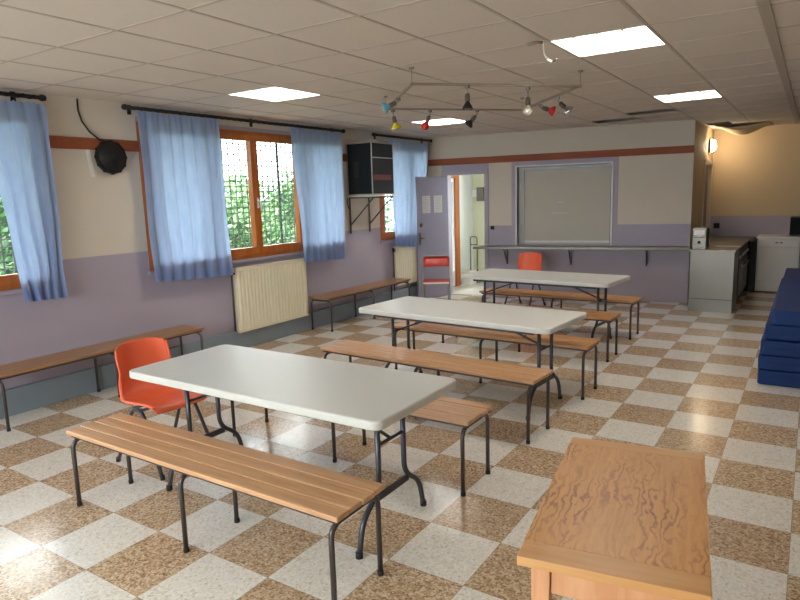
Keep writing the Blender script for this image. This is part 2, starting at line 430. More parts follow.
# rear glazing added out of view behind the camera, for frontal daylight fill
rw = MB(); RX0, RX1 = 3.3-7.0, 3.3-2.8
rw.box(RX0, RX1, -7.10, -7.04, .9, .96); rw.box(RX0, RX1, -7.10, -7.04, 2.39, 2.45)
for k in range(7):
    q = lerp(RX0, RX1-.06, k/6); rw.box(q, q+.06, -7.10, -7.04, .96, 2.39)
r4 = struct(rw.build('window_4', M['winwood']))
for k in range(6):
    q0 = lerp(RX0, RX1-.06, k/6)+.06; q1 = lerp(RX0, RX1-.06, (k+1)/6); MB().box(q0, q1, -7.075, -7.069, .96, 2.39).build('pane', M['glass'], r4)
L = bpy.data.lights.new('window_portal', 'AREA'); L.shape = 'RECTANGLE'; L.size = RX1-RX0; L.size_y = 1.55; L.cycles.is_portal = True
lo = bpy.data.objects.new('window_portal', L); COL.objects.link(lo); lo.location = ((RX0+RX1)/2, -7.2, 1.675); lo.rotation_euler = (PI/2, 0, 0)

# ------------------------------------------------------------------ curtains and rods
def curtain_rod(y0, y1, label, brackets):
    o = thing('curtain_rod', label, 'curtain rod', (WX+.10, y0, 2.605), 0, 'curtain rods above the windows')
    L = y1-y0
    m = MB(); m.tube([(0, 0, 0), (0, L, 0)], .017, 12)
    n = int(L/.045)
    for k in range(n*6):      # twisted iron bead pattern
        pass
    pts = [(.006*math.cos(k*.8), L*k/(n*4), .006*math.sin(k*.8)) for k in range(n*4+1)]
    m.tube(pts, .015, 6); m.build('rod', M['iron'], o)
    for e, s in ((0, -1), (L, 1)):
        f = MB(); f.lathe([(0, .018), (.01, .026), (.03, .028), (.05, .022), (.062, .003)], (0, e, 0), (0, s, 0), 14); f.build('finial', M['iron'], o)
    for b in brackets:
        q = MB(); q.box(-.098, .0, b-y0-.008, b-y0+.008, -.01, .005); q.box(-.1, -.092, b-y0-.02, b-y0+.02, -.05, .04); q.build('bracket', M['iron'], o)
    return o
curtain_rod(-4.9, -1.74, 'black twisted iron curtain rod at left edge above the nearest window', (-1.9, -4.6))
curtain_rod(-.93, 2.30, 'long black iron curtain rod above the middle window', (-.85, .72, 2.2))
curtain_rod(3.07, 4.66, 'short black iron curtain rod above the far window near the corner', (3.2, 4.55))

def curtain(label, yt, yb, zt, zb, folds, seed, amp=.028, sag=0, bell=0):
    """cloth sheet; yt/yb: (start,end) at top and bottom; zb: bottom z at both ends"""
    rnd = random.Random(seed); nu, nv = folds*10, 34
    ph = [rnd.uniform(-.5, .5) for _ in range(folds+2)]; am = [rnd.uniform(.5, 1.2) for _ in range(folds+2)]
    def prof(u):
        x = u*folds; i = int(min(x, folds-1)); f = x-i
        a = am[i]*(1-f)+am[i+1]*f; p = ph[i]*(1-f)+ph[i+1]*f
        return a*(.8*math.sin(2*PI*x+p)+.3*math.sin(4*PI*x+2.3*p+1))
    m = MB(); vs = []; fs = []
    for j in range(nv+1):
        v = j/nv
        for i in range(nu+1):
            u = i/nu
            y = lerp(lerp(yt[0], yt[1], u), lerp(yb[0], yb[1], u), v) + .012*math.sin(9*v+u*7+seed)*v
            zbot = lerp(zb[0], zb[1], u) + .006*math.sin(2*PI*u*folds)
            z = lerp(zt, zbot, v)
            g = math.exp(-v*14)
            x = .0 + amp*prof(u)*(.45+.75*v) + .008*math.sin(u*folds*4.3*PI)*g + bell*v*v
            if v < .04: x = x*.5; z += .010*math.sin(u*folds*5*PI)
            y -= x*0
            vs.append((x, y, z))
    for j in range(nv):
        for i in range(nu):
            a = j*(nu+1)+i; fs.append((a, a+1, a+nu+2, a+nu+1))
    m.quadset(vs, fs, 0, True)
    o = m.build('curtain', M['curtain'], loc=(WX+.134, 0, 0))
    # hem: a doubled band of cloth along the foot
    h = MB(); hv = []; hf = []; rows = [k for k in range(nv-2, nv+1)]
    for j in rows:
        for i in range(nu+1):
            q = vs[j*(nu+1)+i]; hv.append((q[0]-.004, q[1], q[2]))
    for j in range(2):
        for i in range(nu):
            a = j*(nu+1)+i; hf.append((a, a+1, a+nu+2, a+nu+1))
    h.quadset(hv, hf, 0, True); h.build('hem', M['curtain'], o)
    return tag(o, label, 'curtain', 'blue window curtains')
curtain('blue cotton curtain at left picture edge, beside the nearest window', (-2.24, -1.715), (-2.06, -1.725), 2.55, (.938, .929), 4, 3, .03)
curtain('blue curtain on the left half of the middle window, above the radiator\'s left end', (-.86, .12), (-.845, .158), 2.575, (.945, .893), 7, 5, .028)
curtain('blue curtain on the right half of the middle window, left of the speaker box', (1.235, 2.25), (1.376, 2.224), 2.575, (.914, .880), 7, 8, .028)
curtain('blue curtain of the far window, partly behind the open lavender door', (3.38, 4.54), (3.46, 4.26), 2.545, (.955, .86), 7, 12, .020)

# ------------------------------------------------------------------ radiators
def radiator(y0, y1, z0, z1, label, ribs):
    o = thing('radiator', label, 'radiator', (WX+.034, y0, z0), 0, 'cream wall radiators'); L = y1-y0; H = z1-z0
    m = MB(); n = ribs; prof = [(.0, 0)]
    pts = []
    for k in range(n):
        a = L*.02 + (L*.96)*k/n; w = L*.96/n
        pts += [(a, .048), (a+w*.22, .062), (a+w*.78, .062), (a+w, .048)]
    poly = [(0, 0), (0, .048)] + [(p[0], p[1]) for p in pts] + [(L, .048), (L, 0)]
    # fluted face: extruded profile standing between a flat top and bottom band
    Mx = Matrix(((0,1,0,0),(1,0,0,0),(0,0,1,0),(0,0,0,1)))
    m.prism(poly, .03, H-.03, 0, Mx)
    m.box(0, .058, 0, L, 0, .03); m.box(0, .058, 0, L, H-.03, H)
    m.build('panel', M['rad'], o, bevel=.003)
    g = MB()
    g.box(.008, .05, .015, L-.015, H, H+.004)
    g.build('top_grille', M['rad'], o)
    v = MB(); v.cyl((.03, -.045, H-.06), (.03, 0, H-.06), .011, 10); v.lathe([(0, .018), (.05, .02), (.06, .012)], (.03, -.045, H-.08), (0, 0, 1), 12); v.build('valve', M['black'], o)
    p = MB(); p.tube(fillet([(.03, -.045, H-.06), (.03, -.045, -z0+.232)], .02), .009, 8); p.build('pipe', M['steeltube'], o)
    return o
radiator(.25, 1.445, .205, .955, 'large cream fluted radiator under the middle window', 21)
radiator(3.56, 4.56, .30, .93, 'cream radiator under the far window, half hidden by the open door', 18)

# ------------------------------------------------------------------ benches
def make_bench(key, label):
    o = thing('bench', label, 'bench', group='wooden school benches')
    m = MB(); W = .345; n = 4; w = W/n
    for k in range(n):
        e = random.uniform(-.004, .004)
        m.box(-.988+e, .988+e, -W/2+k*w+.001, -W/2+(k+1)*w-.001, .426, .45)
    m.build('seat', M[key], o, bevel=.005, bseg=3)
    f = MB()
    for s in (-1, 1): f.box(-.97, .97, s*(W/2-.03)-.011, s*(W/2-.03)+.011, .408, .427)
    for x in (-.5, .5): f.box(x-.012, x+.012, -W/2+.041, W/2-.041, .412, .427)
    f.build('frame', M['steeltube'], o)
    for x in (-.945, 0, .945):
        l = MB(); pts = fillet([(x, -.165, .0), (x, -.165, .398), (x, .165, .398), (x, .165, .0)], .065, 8)
        l.tube(pts, .0125, 12); lo = l.build('leg_frame', M['steeltube'], o)
        for s in (-1, 1): MB().cyl((x, s*.165, 0), (x, s*.165, .022), .0145, 12).build('rubber_foot', M['rubber'], lo)
    return o
B1 = make_bench('bench', 'slatted wooden bench nearest the camera, along the front of the nearest white table')
B1.location = (-1.308, -2.685, 0)
B2 = dup(B1, 'slatted bench behind the nearest white table, only its right end showing', (-1.335, -1.485, 0), 0)
B3 = dup(B1, 'long slatted bench in front of the middle white table', (-1.285, -.535, 0), -.06)
BW = make_bench('benchdark', 'dark worn bench against the left wall under the nearest curtains')
BW.location = (-4.10, -1.50, 0); BW.rotation_euler.z = PI/2
dup(BW, 'dark worn bench against the left wall between the two radiators', (-4.10, 2.46, 0), PI/2)
BT = make_bench('benchwarm', 'orange-brown bench behind the middle white table, its right end showing')
BT.location = (-1.25, .53, 0); BT.rotation_euler.z = -.03
dup(BT, 'orange-brown bench in front of the farthest white table, its right end showing', (-1.39, 1.76, 0), 0)
dup(BT, 'bench behind the farthest white table, nearest the serving hatch', (-1.42, 2.87, 0), -.03)

# ------------------------------------------------------------------ folding tables
def make_table(label):
    o = thing('folding_table', label, 'table', group='white folding tables')
    m = MB(); m.prism(rrect(1.83, .76, .055, 7), .695, .74); m.build('tabletop', M['plastic'], o, bevel=.01, bseg=3)
    for s in (-1, 1): MB().box(-.76, .76, s*.30-.012, s*.30+.012, .665, .6945).build('under_rail', M['tabletube'], o)
    for s in (-1, 1):
        l = MB(); x = s*.715
        for q in (-1, 1):
            l.tube(fillet([(x, q*.115, .694), (x, q*.115, .27), (x, q*.26, .17), (x, q*.30, .0)], .07, 8), .0145, 12)
        l.cyl((x, -.115, .50), (x, .115, .50), .009, 8)
        l.box(x-.006, x+.006, -.15, .15, .215, .25)
        l.cyl((x, -.29, .68), (x, .29, .68), .012, 8)
        lo = l.build('leg_frame', M['tabletube'], o)
        for q in (-1, 1): MB().tube([(x, q*.298, .03), (x, q*.30, 0)], .018, 12).build('rubber_foot', M['rubber'], lo)
        b = MB()
        b.tube([(x, 0, .50), (x-s*.18, 0, .57), (x-s*.52, 0, .688)], .009, 8); b.lathe([(0, .014), (.02, .014)], (x-s*.18, -.01, .57), (0, 1, 0), 10)
        b.build('brace', M['tabletube'], o)
    return o
T1 = make_table('white folding table nearest the camera, beside the orange chair'); T1.location = (-1.245, -2.16, 0)
dup(T1, 'white folding table in the middle of the row of three', (-1.215, .03, 0), -.075)
dup(T1, 'white folding table farthest back, in front of the serving hatch', (-1.43, 2.40, 0), -.085)

# ------------------------------------------------------------------ orange shell chairs
def make_chair(label):
    o = thing('shell_chair', label, 'chair', group='orange plastic chairs')
    prof = [(-.225, .405, .375), (-.215, .432, .385), (-.17, .445, .40), (-.05, .437, .41), (.07, .425, .41), (.14, .432, .405), (.18, .468, .395),
            (.205, .54, .375), (.225, .62, .375), (.245, .70, .375), (.262, .77, .365), (.268, .80, .345)]
    nu = 16; vs = []; fs = []
    for j, (y, z, w) in enumerate(prof):
        for i in range(nu+1):
            u = -1+2*i/nu; e = abs(u)**4
            back_ = max(0, min(1, (z-.45)/.2)) if y > .15 else 0
            x = u*w/2; yy = y - back_*.045*u*u - (0.0)
            zz = z + (0 if back_ > .99 else (1-back_)*(.012*u*u - (.0 if j else 0)))
            if back_ > 0: yy -= .028*e
            else: zz -= .006*e if j < 3 else -.012*e
            if j == len(prof)-1: zz -= .018*e
            vs.append((x, yy, zz))
    for j in range(len(prof)-1):
        for i in range(nu):
            a = j*(nu+1)+i; fs.append((a, a+1, a+nu+2, a+nu+1))
    m = MB(); m.quadset(vs, fs, 0, True); m.build('shell', M['orange'], o, solid=.008, subsurf=1)
    for s in (-1, 1):
        rm = MB()   # turned flange along each side, as moulded chairs have
        pts = [(s*w/2, y - (.073 if (y > .15 and z > .6) else (.03 if y > .15 else 0)), z+(.02 if y <= .15 else 0)) for y, z, w in prof[1:-1]]
        rm.tube(pts, .008, 8); rm.build('rim', M['orange'], o)
    for s in (-1, 1):
        l = MB(); x = s*.185
        l.tube(fillet([(x*1.12, -.26, 0), (x, -.06, .405), (x, .05, .405), (x*1.12, .26, 0)], .09, 8), .012, 12); lo = l.build('leg', M['tabletube'], o)
        for q in (-1, 1): MB().cyl((x*1.12, q*.26, 0), (x*1.118, q*.252, .03), .015, 12).build('rubber_foot', M['rubber'], lo)
    for y in (-.05, .04): MB().cyl((-.185, y, .408), (.185, y, .408), .01, 8).build('crossbar', M['tabletube'], o)
    return o
CH1 = make_chair('orange plastic shell chair at the left end of the nearest table')
CH1.location = (-2.36, -2.17, 0); CH1.rotation_euler.z = PI/2 - .06
dup(CH1, 'orange plastic chair behind the farthest table, under the steel counter', (-2.38, 4.2, 0), -.1)

# red folding metal chair by the door
o = thing('folding_chair', 'red and steel folding chair in front of the open lavender door', 'chair', (-3.46, 3.42, 0), .50)
m = MB()
m.tube(fillet([(-.20, -.24, 0), (-.20, .19, .80), (.20, .19, .80), (.20, -.24, 0)], .05, 6), .010, 10); m.cyl((-.20, -.19, .1), (.20, -.19, .1), .008, 8); m.build('back_frame', M['alu'], o)
m = MB(); m.tube(fillet([(-.175, .26, 0), (-.175, -.16, .43), (.175, -.16, .43), (.175, .26, 0)], .04, 6), .010, 10); m.cyl((-.175, .22, .045), (.175, .22, .045), .008, 8); m.build('leg_frame', M['alu'], o)
m = MB(); m.prism(rrect(.38, .34, .04), .437, .457, 0, Matrix.Translation((0, -.03, 0))); so = m.build('seat', M['red'], o, bevel=.004)
m = MB(); m.box(-.19, .19, -.212, -.2, .425, .45); m.build('seat_edge', M['white'], so, bevel=.003)
m = MB()
vs = []; fs = []
for j in range(4):
    for i in range(9):
        u = -1+i/4; vs.append((u*.192, .085+.05*j/1.5*.5 + .03*u*u*-1 + .03 + j*.016, .645+j*.048))
for j in range(3):
    for i in range(8): a = j*9+i; fs.append((a, a+1, a+10, a+9))
m.quadset(vs, fs, 0, True); m.build('backrest', M['red'], o, solid=.006)

# ------------------------------------------------------------------ old wooden table, front right
o = thing('wooden_table', 'old scrubbed wooden table with bare grain, front right corner', 'table', (.745, -2.70, 0), math.radians(8.6))
W, D, H = .475, .905, .74
m = MB(); bw = (W)/3
for k in range(3): m.box(-W/2+k*bw, -W/2+(k+1)*bw, -D/2+.0895, D/2-.0695, H-.028, H)
m.build('tabletop', M['tablewood'], o, bevel=.0004, bseg=1)
m = MB(); m.box(-W/2, W/2, -D/2, -D/2+.089, H-.028, H); m.build('end_board', M['tablewoodx'], o, bevel=.003, bseg=2)
m = MB(); m.box(-W/2, W/2, D/2-.069, D/2, H-.028, H); m.build('end_board', M['tablewoodx'], o, bevel=.004)
lx, ly = W/2-.055, D/2-.07
for sx in (-1, 1):
    for sy in (-1, 1):
        m = MB(); a = .026
        m.quadset([(sx*lx-a, sy*ly-a, H-.03), (sx*lx+a, sy*ly-a, H-.03), (sx*lx+a, sy*ly+a, H-.03), (sx*lx-a, sy*ly+a, H-.03),
                   (sx*lx-.02, sy*ly-.02, 0), (sx*lx+.02, sy*ly-.02, 0), (sx*lx+.02, sy*ly+.02, 0), (sx*lx-.02, sy*ly+.02, 0)],
                  [(0,1,2,3), (7,6,5,4), (1,0,4,5), (2,1,5,6), (3,2,6,7), (0,3,7,4)])
        m.build('leg', M['pinkwood'], o, bevel=.003)
m = MB()
for s in (-1, 1): m.box(s*lx-.011, s*lx+.011, -ly+.027, ly-.027, H-.13, H-.0295)
m.box(-lx+.027, lx-.027, ly-.011, ly+.011, H-.13, H-.0295); m.build('apron', M['pinkwood'], o)
m = MB(); m.box(-lx+.028, lx-.028, -ly-.018, -ly+.006, H-.125, H-.0295-.006); do = m.build('drawer', M['pinkwood'], o, bevel=.003)
m = MB(); m.box(-lx+.028, lx-.028, -ly-.02, -ly-.0175, H-.052, H-.048); m.build('groove', M['brown'], do)

# ------------------------------------------------------------------ blue mats, right edge
mats_l = ['thick blue gym mat at the bottom of the stack by the right edge', 'blue gym mat second from the bottom of the stack', 'blue gym mat in the middle of the stack of five',
          'blue gym mat second from the top of the stack', 'blue gym mat on top of the stack by the right edge']
xl = [.876, .872, .884, .910, .952]; z = 0
for k in range(5):
    h = .132; m = MB(); W_, L_ = 1.9, 3.25
    nx, ny = 12, 20; rnd = random.Random(k)
    m.prism(rrect(W_, L_, .03, 3), .003, h-.003)
    oo = m.build('gym_mat', M['blue'], loc=(xl[k]+W_/2, 1.44+L_/2 + [0, .01, -.005, .02, .01][k], z), bevel=.010, bseg=3)
    tag(oo, mats_l[k], 'gym mat', 'stacked blue gym mats')
    s = MB(); s.box(-W_/2-.003, -W_/2+.002, -L_/2+.06, L_/2-.06, h*.5-.006, h*.5+.006); s.box(-W_/2+.06, W_/2-.06, -L_/2-.003, -L_/2+.002, h*.5-.004, h*.5+.004)
    s.build('seam_piping', M['blue'], oo)
    z += h

# ------------------------------------------------------------------ ceiling lights
names = ['ceiling light panel nearest the middle window, with louvre grid', 'large bright ceiling light panel with a strip hanging from its corner',
         'ceiling light panel seen behind the spotlights, towards the far curtains', 'ceiling light panel nearest the kitchen corner']
for k, (x, y) in enumerate(LIGHTS):
    o = thing('ceiling_light', names[k], 'ceiling light', (x+.3, (y[0]+y[1])/2, CH), 0, 'square ceiling light panels')
    w, d = .30, (y[1]-y[0])/2
    m = MB(); m.box(-w, w, -d, d, .07, .08); m.box(-w, -w+.012, -d, d, -.002, .07); m.box(w-.012, w, -d, d, -.002, .07); m.box(-w+.012, w-.012, -d, -d+.012, -.002, .07); m.box(-w+.012, w-.012, d-.012, d, -.002, .07)
    m.build('housing', M['white'], o)
    m = MB(); m.box(-w+.013, w-.013, -d+.013, d-.013, .035, .06); m.build('diffuser', M['panel'], o)
    m = MB()
    for i in range(1, 4): q = -w + 2*w*i/4; m.box(q-.005, q+.005, -d+.013, d-.013, .0, .03)
    for i in range(1, 7): q = -d + 2*d*i/7; m.box(-w+.013, w-.013, q-.002, q+.002, .0, .03)
    m.build('louvre', M['whiteframe'], o)
# hanging strip at corner of panel
tx, ty = -.30, -.56
o = thing('hanging_strip', 'white curled strip dangling from the corner of the large ceiling light', 'strip', (tx-.01, ty-.02, CH))
m = MB(); pts = [(-.02, 0, -.002), (-.012, -.01, -.05), (-.002, -.02, -.09), (.02, -.02, -.12), (.045, -.01, -.135)]
for a, b in zip(pts[:-1], pts[1:]): m.beam(a, b, .022, .004, 0, (1, .6, 0))
m.build('strip', M['panel'] if False else M['white'], o)
m = MB(); m.tube([(.045, -.01, -.135), (.06, 0, -.13), (.07, .01, -.115)], .005, 8); m.build('tip', M['steeldark'], o)
m = MB(); m.tube([(-.10, -.06, -.02), (-.05, -.03, -.006), (-.02, 0, -.006)], .01, 8); m.build('clip', M['railtan'], o)
# displaced tiles over the dark gaps
for (x0, x1, y0, y1), lb in zip([(-1.47, -.93, 4.40, 4.72), (-.87, -.33, 3.80, 4.06)], ['lifted ceiling tile at the gap nearest the hatch wall', 'lifted ceiling tile at the gap nearer the kitchen light']):
    m = MB(); m.quadset([(x0, y1+.9, CH+.04), (x1, y1+.9, CH+.04), (x1, y1+.32, CH+.05), (x0, y1+.32, CH+.05)], [(0,1,2,3)]); oo = m.build('ceiling_tile', M['ceil'], solid=.012)
    tag(oo, lb, 'ceiling tile')
# sagging tile in the alcove
m = MB(); vs = []; fs = []; nx, ny = 14, 8
for j in range(ny+1):
    for i in range(nx+1):
        u, v = i/nx, j/ny; s = math.sin(PI*u)**1.6*math.sin(PI*(v*.8+.1))
        vs.append((-.2+.78*u, 6.65+.62*v, CH-.008-.15*s-.01*math.sin(7*u)))
for j in range(ny):
    for i in range(nx): a = j*(nx+1)+i; fs.append((a, a+1, a+nx+2, a+nx+1))
m.quadset(vs, fs, 0, True); tag(m.build('sagging_ceiling_tile', M['beige'], solid=.008), 'sagging beige ceiling tile bulging beside the wall lamp', 'ceiling tile')

# ------------------------------------------------------------------ spotlight rig
RZ = 2.54
P = [Vector((-1.406, -0.450, RZ)), Vector((-0.447, 0.574, RZ)), Vector((-1.371, 1.620, RZ)), Vector((-2.317, 0.536, RZ))]
o = thing('spotlight_rail', 'square beige rail frame hung under the ceiling, carrying coloured spotlights', 'light rail', (0, 0, 0))
for a, b in ((0,1), (1,2), (2,3), (3,0)):
    m = MB(); d = (P[b]-P[a]).normalized(); m.beam(P[a]-d*.012, P[b]+d*.012, .024, .018); m.build('rail', M['railtan'], o, bevel=.002)
for k in range(4):
    m = MB(); m.cyl(P[k]+Vector((0,0,.009)), P[k]+Vector((0,0,CH-RZ)), .0025, 6); m.lathe([(0, .02), (.012, .02)], P[k]+Vector((0,0,CH-RZ-.012)), (0,0,1), 12); m.build('hanger', M['railtan'], o)
R3 = Vector((.8376, .5455, 0)).normalized()
def spot(pt, drop, side, fwd, col, ring, label, big=1.0, ball=False):
    o = thing('spotlight', label, 'spotlight', (pt[0], pt[1], RZ-.009), 0, 'small spotlights on the ceiling rail')
    F = Vector((-R3.y, R3.x, 0))
    d = (R3*side + F*fwd - Vector((0, 0, 1))*drop); L = d.length; dn = d.normalized()
    m = MB(); m.box(-.015, .015, -.015, .015, -.022, 0); q = Vector((0,0,-.02)); j = q + Vector((0,0,-.25*drop)); m.tube([q, j, j+dn*L*.25], .005, 8); m.build('clamp', M['steeldark'], o)
    s0 = j + dn*L*.2
    m = MB(); m.lathe([(0, .006), (.005, .018), (.058, .022), (.064, .014)], s0, dn, 14); m.build('socket', M['lampmetal'], o)
    b0 = s0 + dn*.060
    m = MB()
    if ball:
        m.lathe([(0, .014), (.016, .022), (.03, .034), (.046, .040), (.064, .037), (.08, .023), (.088, .002)], b0, dn, 20); m.build('bulb', M[col], o)
    else:
        m.lathe([(0, .014), (.016, .022), (.042, .043*big), (.058, .048*big), (.061, .041*big)], b0, dn, 20); lo = m.build('reflector', M[ring], o)
        g = MB(); g.lathe([(.054, .041*big), (.064, .026*big), (.068, .001)], b0, dn, 20); g.build('bulb', M[col], lo)
    return o
spot((-1.092, -0.155), 0.088, 0.000, -.01, 'steeldark', 'iron', 'black spotlight facing down from the middle of the nearer rail', .85)
spot((-0.769, 0.271), 0.125, 0.000, 0, 'bulbclear', 'chrome', 'clear glass bulb spotlight hanging from the nearer rail', 1.2, ball=True)
spot((-2.012, 0.853), 0.075, -0.033, 0, 'bulbred', 'iron', 'spotlight with a round red bulb in front of the far light panel', 1, True)
spot((-1.674, 1.201), 0.075, -0.065, 0, 'black', 'iron', 'black spotlight tilted left on the farther rail')
spot((-0.765, 0.965), 0.062, 0.065, -.01, 'bulbclear', 'chrome', 'silver spotlight tilted right on the right-hand rail', 1.1)
spot((-1.046, 1.269), 0.031, 0.091, 0, 'bulbclear', 'bulbred', 'spotlight with a flat red bulb pointing right')
spot((-1.825, 0.001), 0.037, -0.091, 0, 'bulbclear', 'bulbblue', 'spotlight with a pale blue ring at the left-hand rail', 1.1)
spot((-2.268, 0.584), 0.088, 0.019, 0, 'bulbclear', 'bulbyel', 'spotlight with a yellow bulb at the left corner of the rail', 1.0)

# ------------------------------------------------------------------ cable reel on the left wall
o = thing('cable_reel', 'round black reel with notched rim hung on the left wall between curtains', 'reel', (WX, -1.11, 2.145))
m = MB(); n = 96; poly = []
for k in range(n):
    a = 2*PI*k/n; r = .150 + .008*max(0, math.cos(a*12)); poly.append((r*math.cos(a), r*math.sin(a)))
MX = Matrix(((0,0,1,0),(1,0,0,0),(0,1,0,0),(0,0,0,1)))
m.prism(poly, .025, .06, 0, MX); m.lathe([(0, .09), (.03, .09)], (0,0,0), (1,0,0), 24); m.build('reel_body', M['black'], o, bevel=.004)
m = MB(); m.lathe([(0, .13), (.012, .125), (.014, .05), (.02, .045), (.022, .0)], (.06, 0, 0), (1, 0, 0), 32); m.build('face_plate', M['iron'], o)
m = MB(); m.beam((.004, -.21, .15), (.004, -.17, -.18), .04, .003, 0, (1,0,0)); m.build('backing_strip', M['white'], o)
m = MB(); m.tube([(.012, -.25, .50), (.012, -.252, .40), (.014, -.23, .31), (.02, -.17, .22), (.035, -.09, .155), (.04, -.02, .14)], .007, 8); m.build('cable', M['iron'], o)

# ------------------------------------------------------------------ speaker box on bracket
o = thing('speaker_cabinet', 'black speaker box with pale metal edges on a wall bracket', 'speaker', (WX, 2.49, 1.738))
dx, dy, dz = .44, .535, .715; e = .014
m = MB(); m.box(.012, dx-.004, .004, dy-.004, .004, dz-.004); m.build('body', M['blackmat'], o)
m = MB()
for y in (0, dy-e):
    for z_ in (0, dz-e): m.box(.01, dx, y, y+e, z_, z_+e)
    m.box(.01, .01+e, y, y+e, e, dz-e); m.box(dx-e, dx, y, y+e, e, dz-e)
for z_ in (0, dz-e):
    m.box(.01, .01+e, e, dy-e, z_, z_+e); m.box(dx-e, dx, e, dy-e, z_, z_+e)
m.box(dx-.004, dx, e, dy-e, .50, .514); m.build('edging', M['alu'], o, bevel=.002)
m = MB(); m.box(dx-.006, dx-.001, e, dy-e, e, .50); g = m.build('front_grille', M['black'], o)
m = MB(); m.box(dx-.001, dx+.001, .03, dy-.07, .20, .275); m.build('badge', plain('dark_red_badge', srgb(84, 34, 34), .5), g)
m = MB(); m.box(.13, .22, -.002, .006, .24, .46); m.box(.145, .205, -.006, -.002, .26, .44); m.build('handle', M['black'], o, bevel=.003)
o = thing('wall_bracket', 'dark metal wall bracket carrying the speaker box', 'bracket', (WX, 2.49, 1.20))
m = MB(); m.box(.0, .46, .0, .56, .515, .533); m.build('shelf', plain('pale_shelf', srgb(206, 200, 170), .5), o)
for y in (.035, .50):
    m = MB(); m.box(.0, .014, y-.012, y+.012, 0, .514); m.box(.014, .44, y-.012, y+.012, .495, .514); m.beam((.012, y, .12), (.42, y, .497), .02, .014); m.build('arm', M['steeltube'], o)
m = MB(); m.tube([(.012, -.02, .50), (.03, -.05, .43), (.03, -.03, .37), (.02, .02, .33)], .006, 8); m.build('cable', M['iron'], o)

# ------------------------------------------------------------------ open door
H0 = Vector((-4.02, 4.79, 0)); E0 = Vector((-4.235, 4.13, 0)); dd = (E0-H0); DL = dd.length; da = math.atan2(dd.y, dd.x)
o = bpy.data.objects.new('door_1', None); COL.objects.link(o); o.location = (H0.x, H0.y, 0.008); o.rotation_euler.z = da; struct(o)
# local x runs from hinge to free edge; room side is +y (towards camera)
m = MB(); m.box(0, DL, 0, .04, 0, 2.0); m.build('leaf', M['doorlav'], o, bevel=.003)
m = MB(); m.cyl((DL-.05, .04, 1.01), (DL-.05, .085, 1.01), .011, 10); m.tube([(DL-.05, .085, 1.01), (DL-.16, .085, 1.01)], .009, 8); m.box(DL-.07, DL-.03, .04, .046, .90, 1.10); m.build('handle', M['steel'], o)
m = MB(); m.lathe([(0, .035), (.01, .035), (.02, .02), (.022, 0)], (DL-.08, .04, 1.22), (0, 1, 0), 18); m.build('lock_cover', M['brown'], o)
dm = Matrix.Translation((H0.x, H0.y, 0)) @ Matrix.Rotation(da, 4, 'Z')
for a, b, lb in ((.405, .58, 'pale paper notice on the open door, nearer the free edge'), (.14, .325, 'pale paper notice on the open door, nearer the hinge')):
    m = MB(); m.box(a, b, .0405, .042, 1.42, 1.70)
    for k in range(9): m.box(a+.02, b-.02-(k % 3)*.02, .042, .0424, 1.67-k*.026, 1.675-k*.026, 1)
    oo = m.build('paper_notice', [M['paper'], plain('grey_ink', srgb(165, 160, 158), .8)]); oo.matrix_world = dm
    tag(oo, lb, 'notice')

# ------------------------------------------------------------------ serving hatch, counter
o = thing('roller_shutter', 'closed grey roller shutter of the serving hatch in the back wall', 'shutter', back(0), TH)
a, b, z0, z1 = HS
m = MB(); m.box(a+.001, b-.001, .10, .12, z0+.001, z1-.05)
nsl = 14
for k in range(nsl): zz = z0+.09+(z1-z0-.16)*k/nsl; m.box(a+.10, b-.02, .096, .10, zz, zz+(z1-z0-.16)/nsl-.008)
m.build('slat_panel', M['shutter'], o)
m = MB(); m.box(a+.02, a+.10, .085, .0995, z0+.001, z1-.05); m.box(b-.02, b-.001, .085, .0995, z0+.001, z1-.05); m.box(a+.001, b-.001, .085, .13, z1-.05, z1-.001); m.build('guide', M['steeldark'], o)
m = MB(); m.box(a+.10, b-.02, .085, .0995, z0+.035, z0+.065); m.build('bottom_rail', M['whiteframe'], o)
m = MB(); m.box(a+.55, a+.80, .09, .096, 1.36, 1.368); m.box(a+.62, a+.72, .09, .096, 1.53, 1.538); m.build('handle', M['whiteframe'], o)
m = MB(); m.box(a-.022, a, -.016, .12, z0, z1+.022); m.box(b, b+.022, -.016, .12, z0, z1+.022); m.box(a, b, -.016, .12, z1, z1+.022); 
struct(m.build('trim_4', M['whiteframe'], loc=BO, rz=TH))

m = MB(); m.box(.86, 4.10, -.31, -.003, .815, .855)
cn = tag(m.build('counter_top', M['steel'], loc=BO, rz=TH, bevel=.003), 'long grey steel counter along the back wall under the hatch', 'counter')
def mkbr(s, label):
    o = thing('shelf_bracket', label, 'bracket', back(s), TH, 'triangular brackets under the steel counter')
    m = MB(); m.box(-.012, .012, -.02, -.001, .545, .812); m.box(-.012, .012, -.26, -.02, .795, .812); m.beam((0, -.02, .58), (0, -.22, .797), .02, .014); m.tube([(0, -.012, .56), (0, -.035, .55), (0, -.045, .565)], .006, 8)
    m.build('arm', M['steeltube'], o); return o
br = mkbr(1.36, 'dark counter bracket nearest the doorway')
dup(br, 'dark counter bracket under the middle of the hatch', back(2.39)); dup(br, 'dark counter bracket nearest the steel cabinet', back(3.51))
o = thing('wall_socket', 'small black socket on the back wall between doorway and hatch', 'socket', back(1.11, 0, 1.145), TH)
m = MB(); m.box(-.03, .03, -.022, 0, -.03, .03); m.build('plate', M['black'], o, bevel=.003)
m = MB(); m.lathe([(0, .016), (.004, .016), (.004, .0)], (0, -.022, 0), (0, -1, 0), 16); m.build('socket_face', M['blackmat'], o)

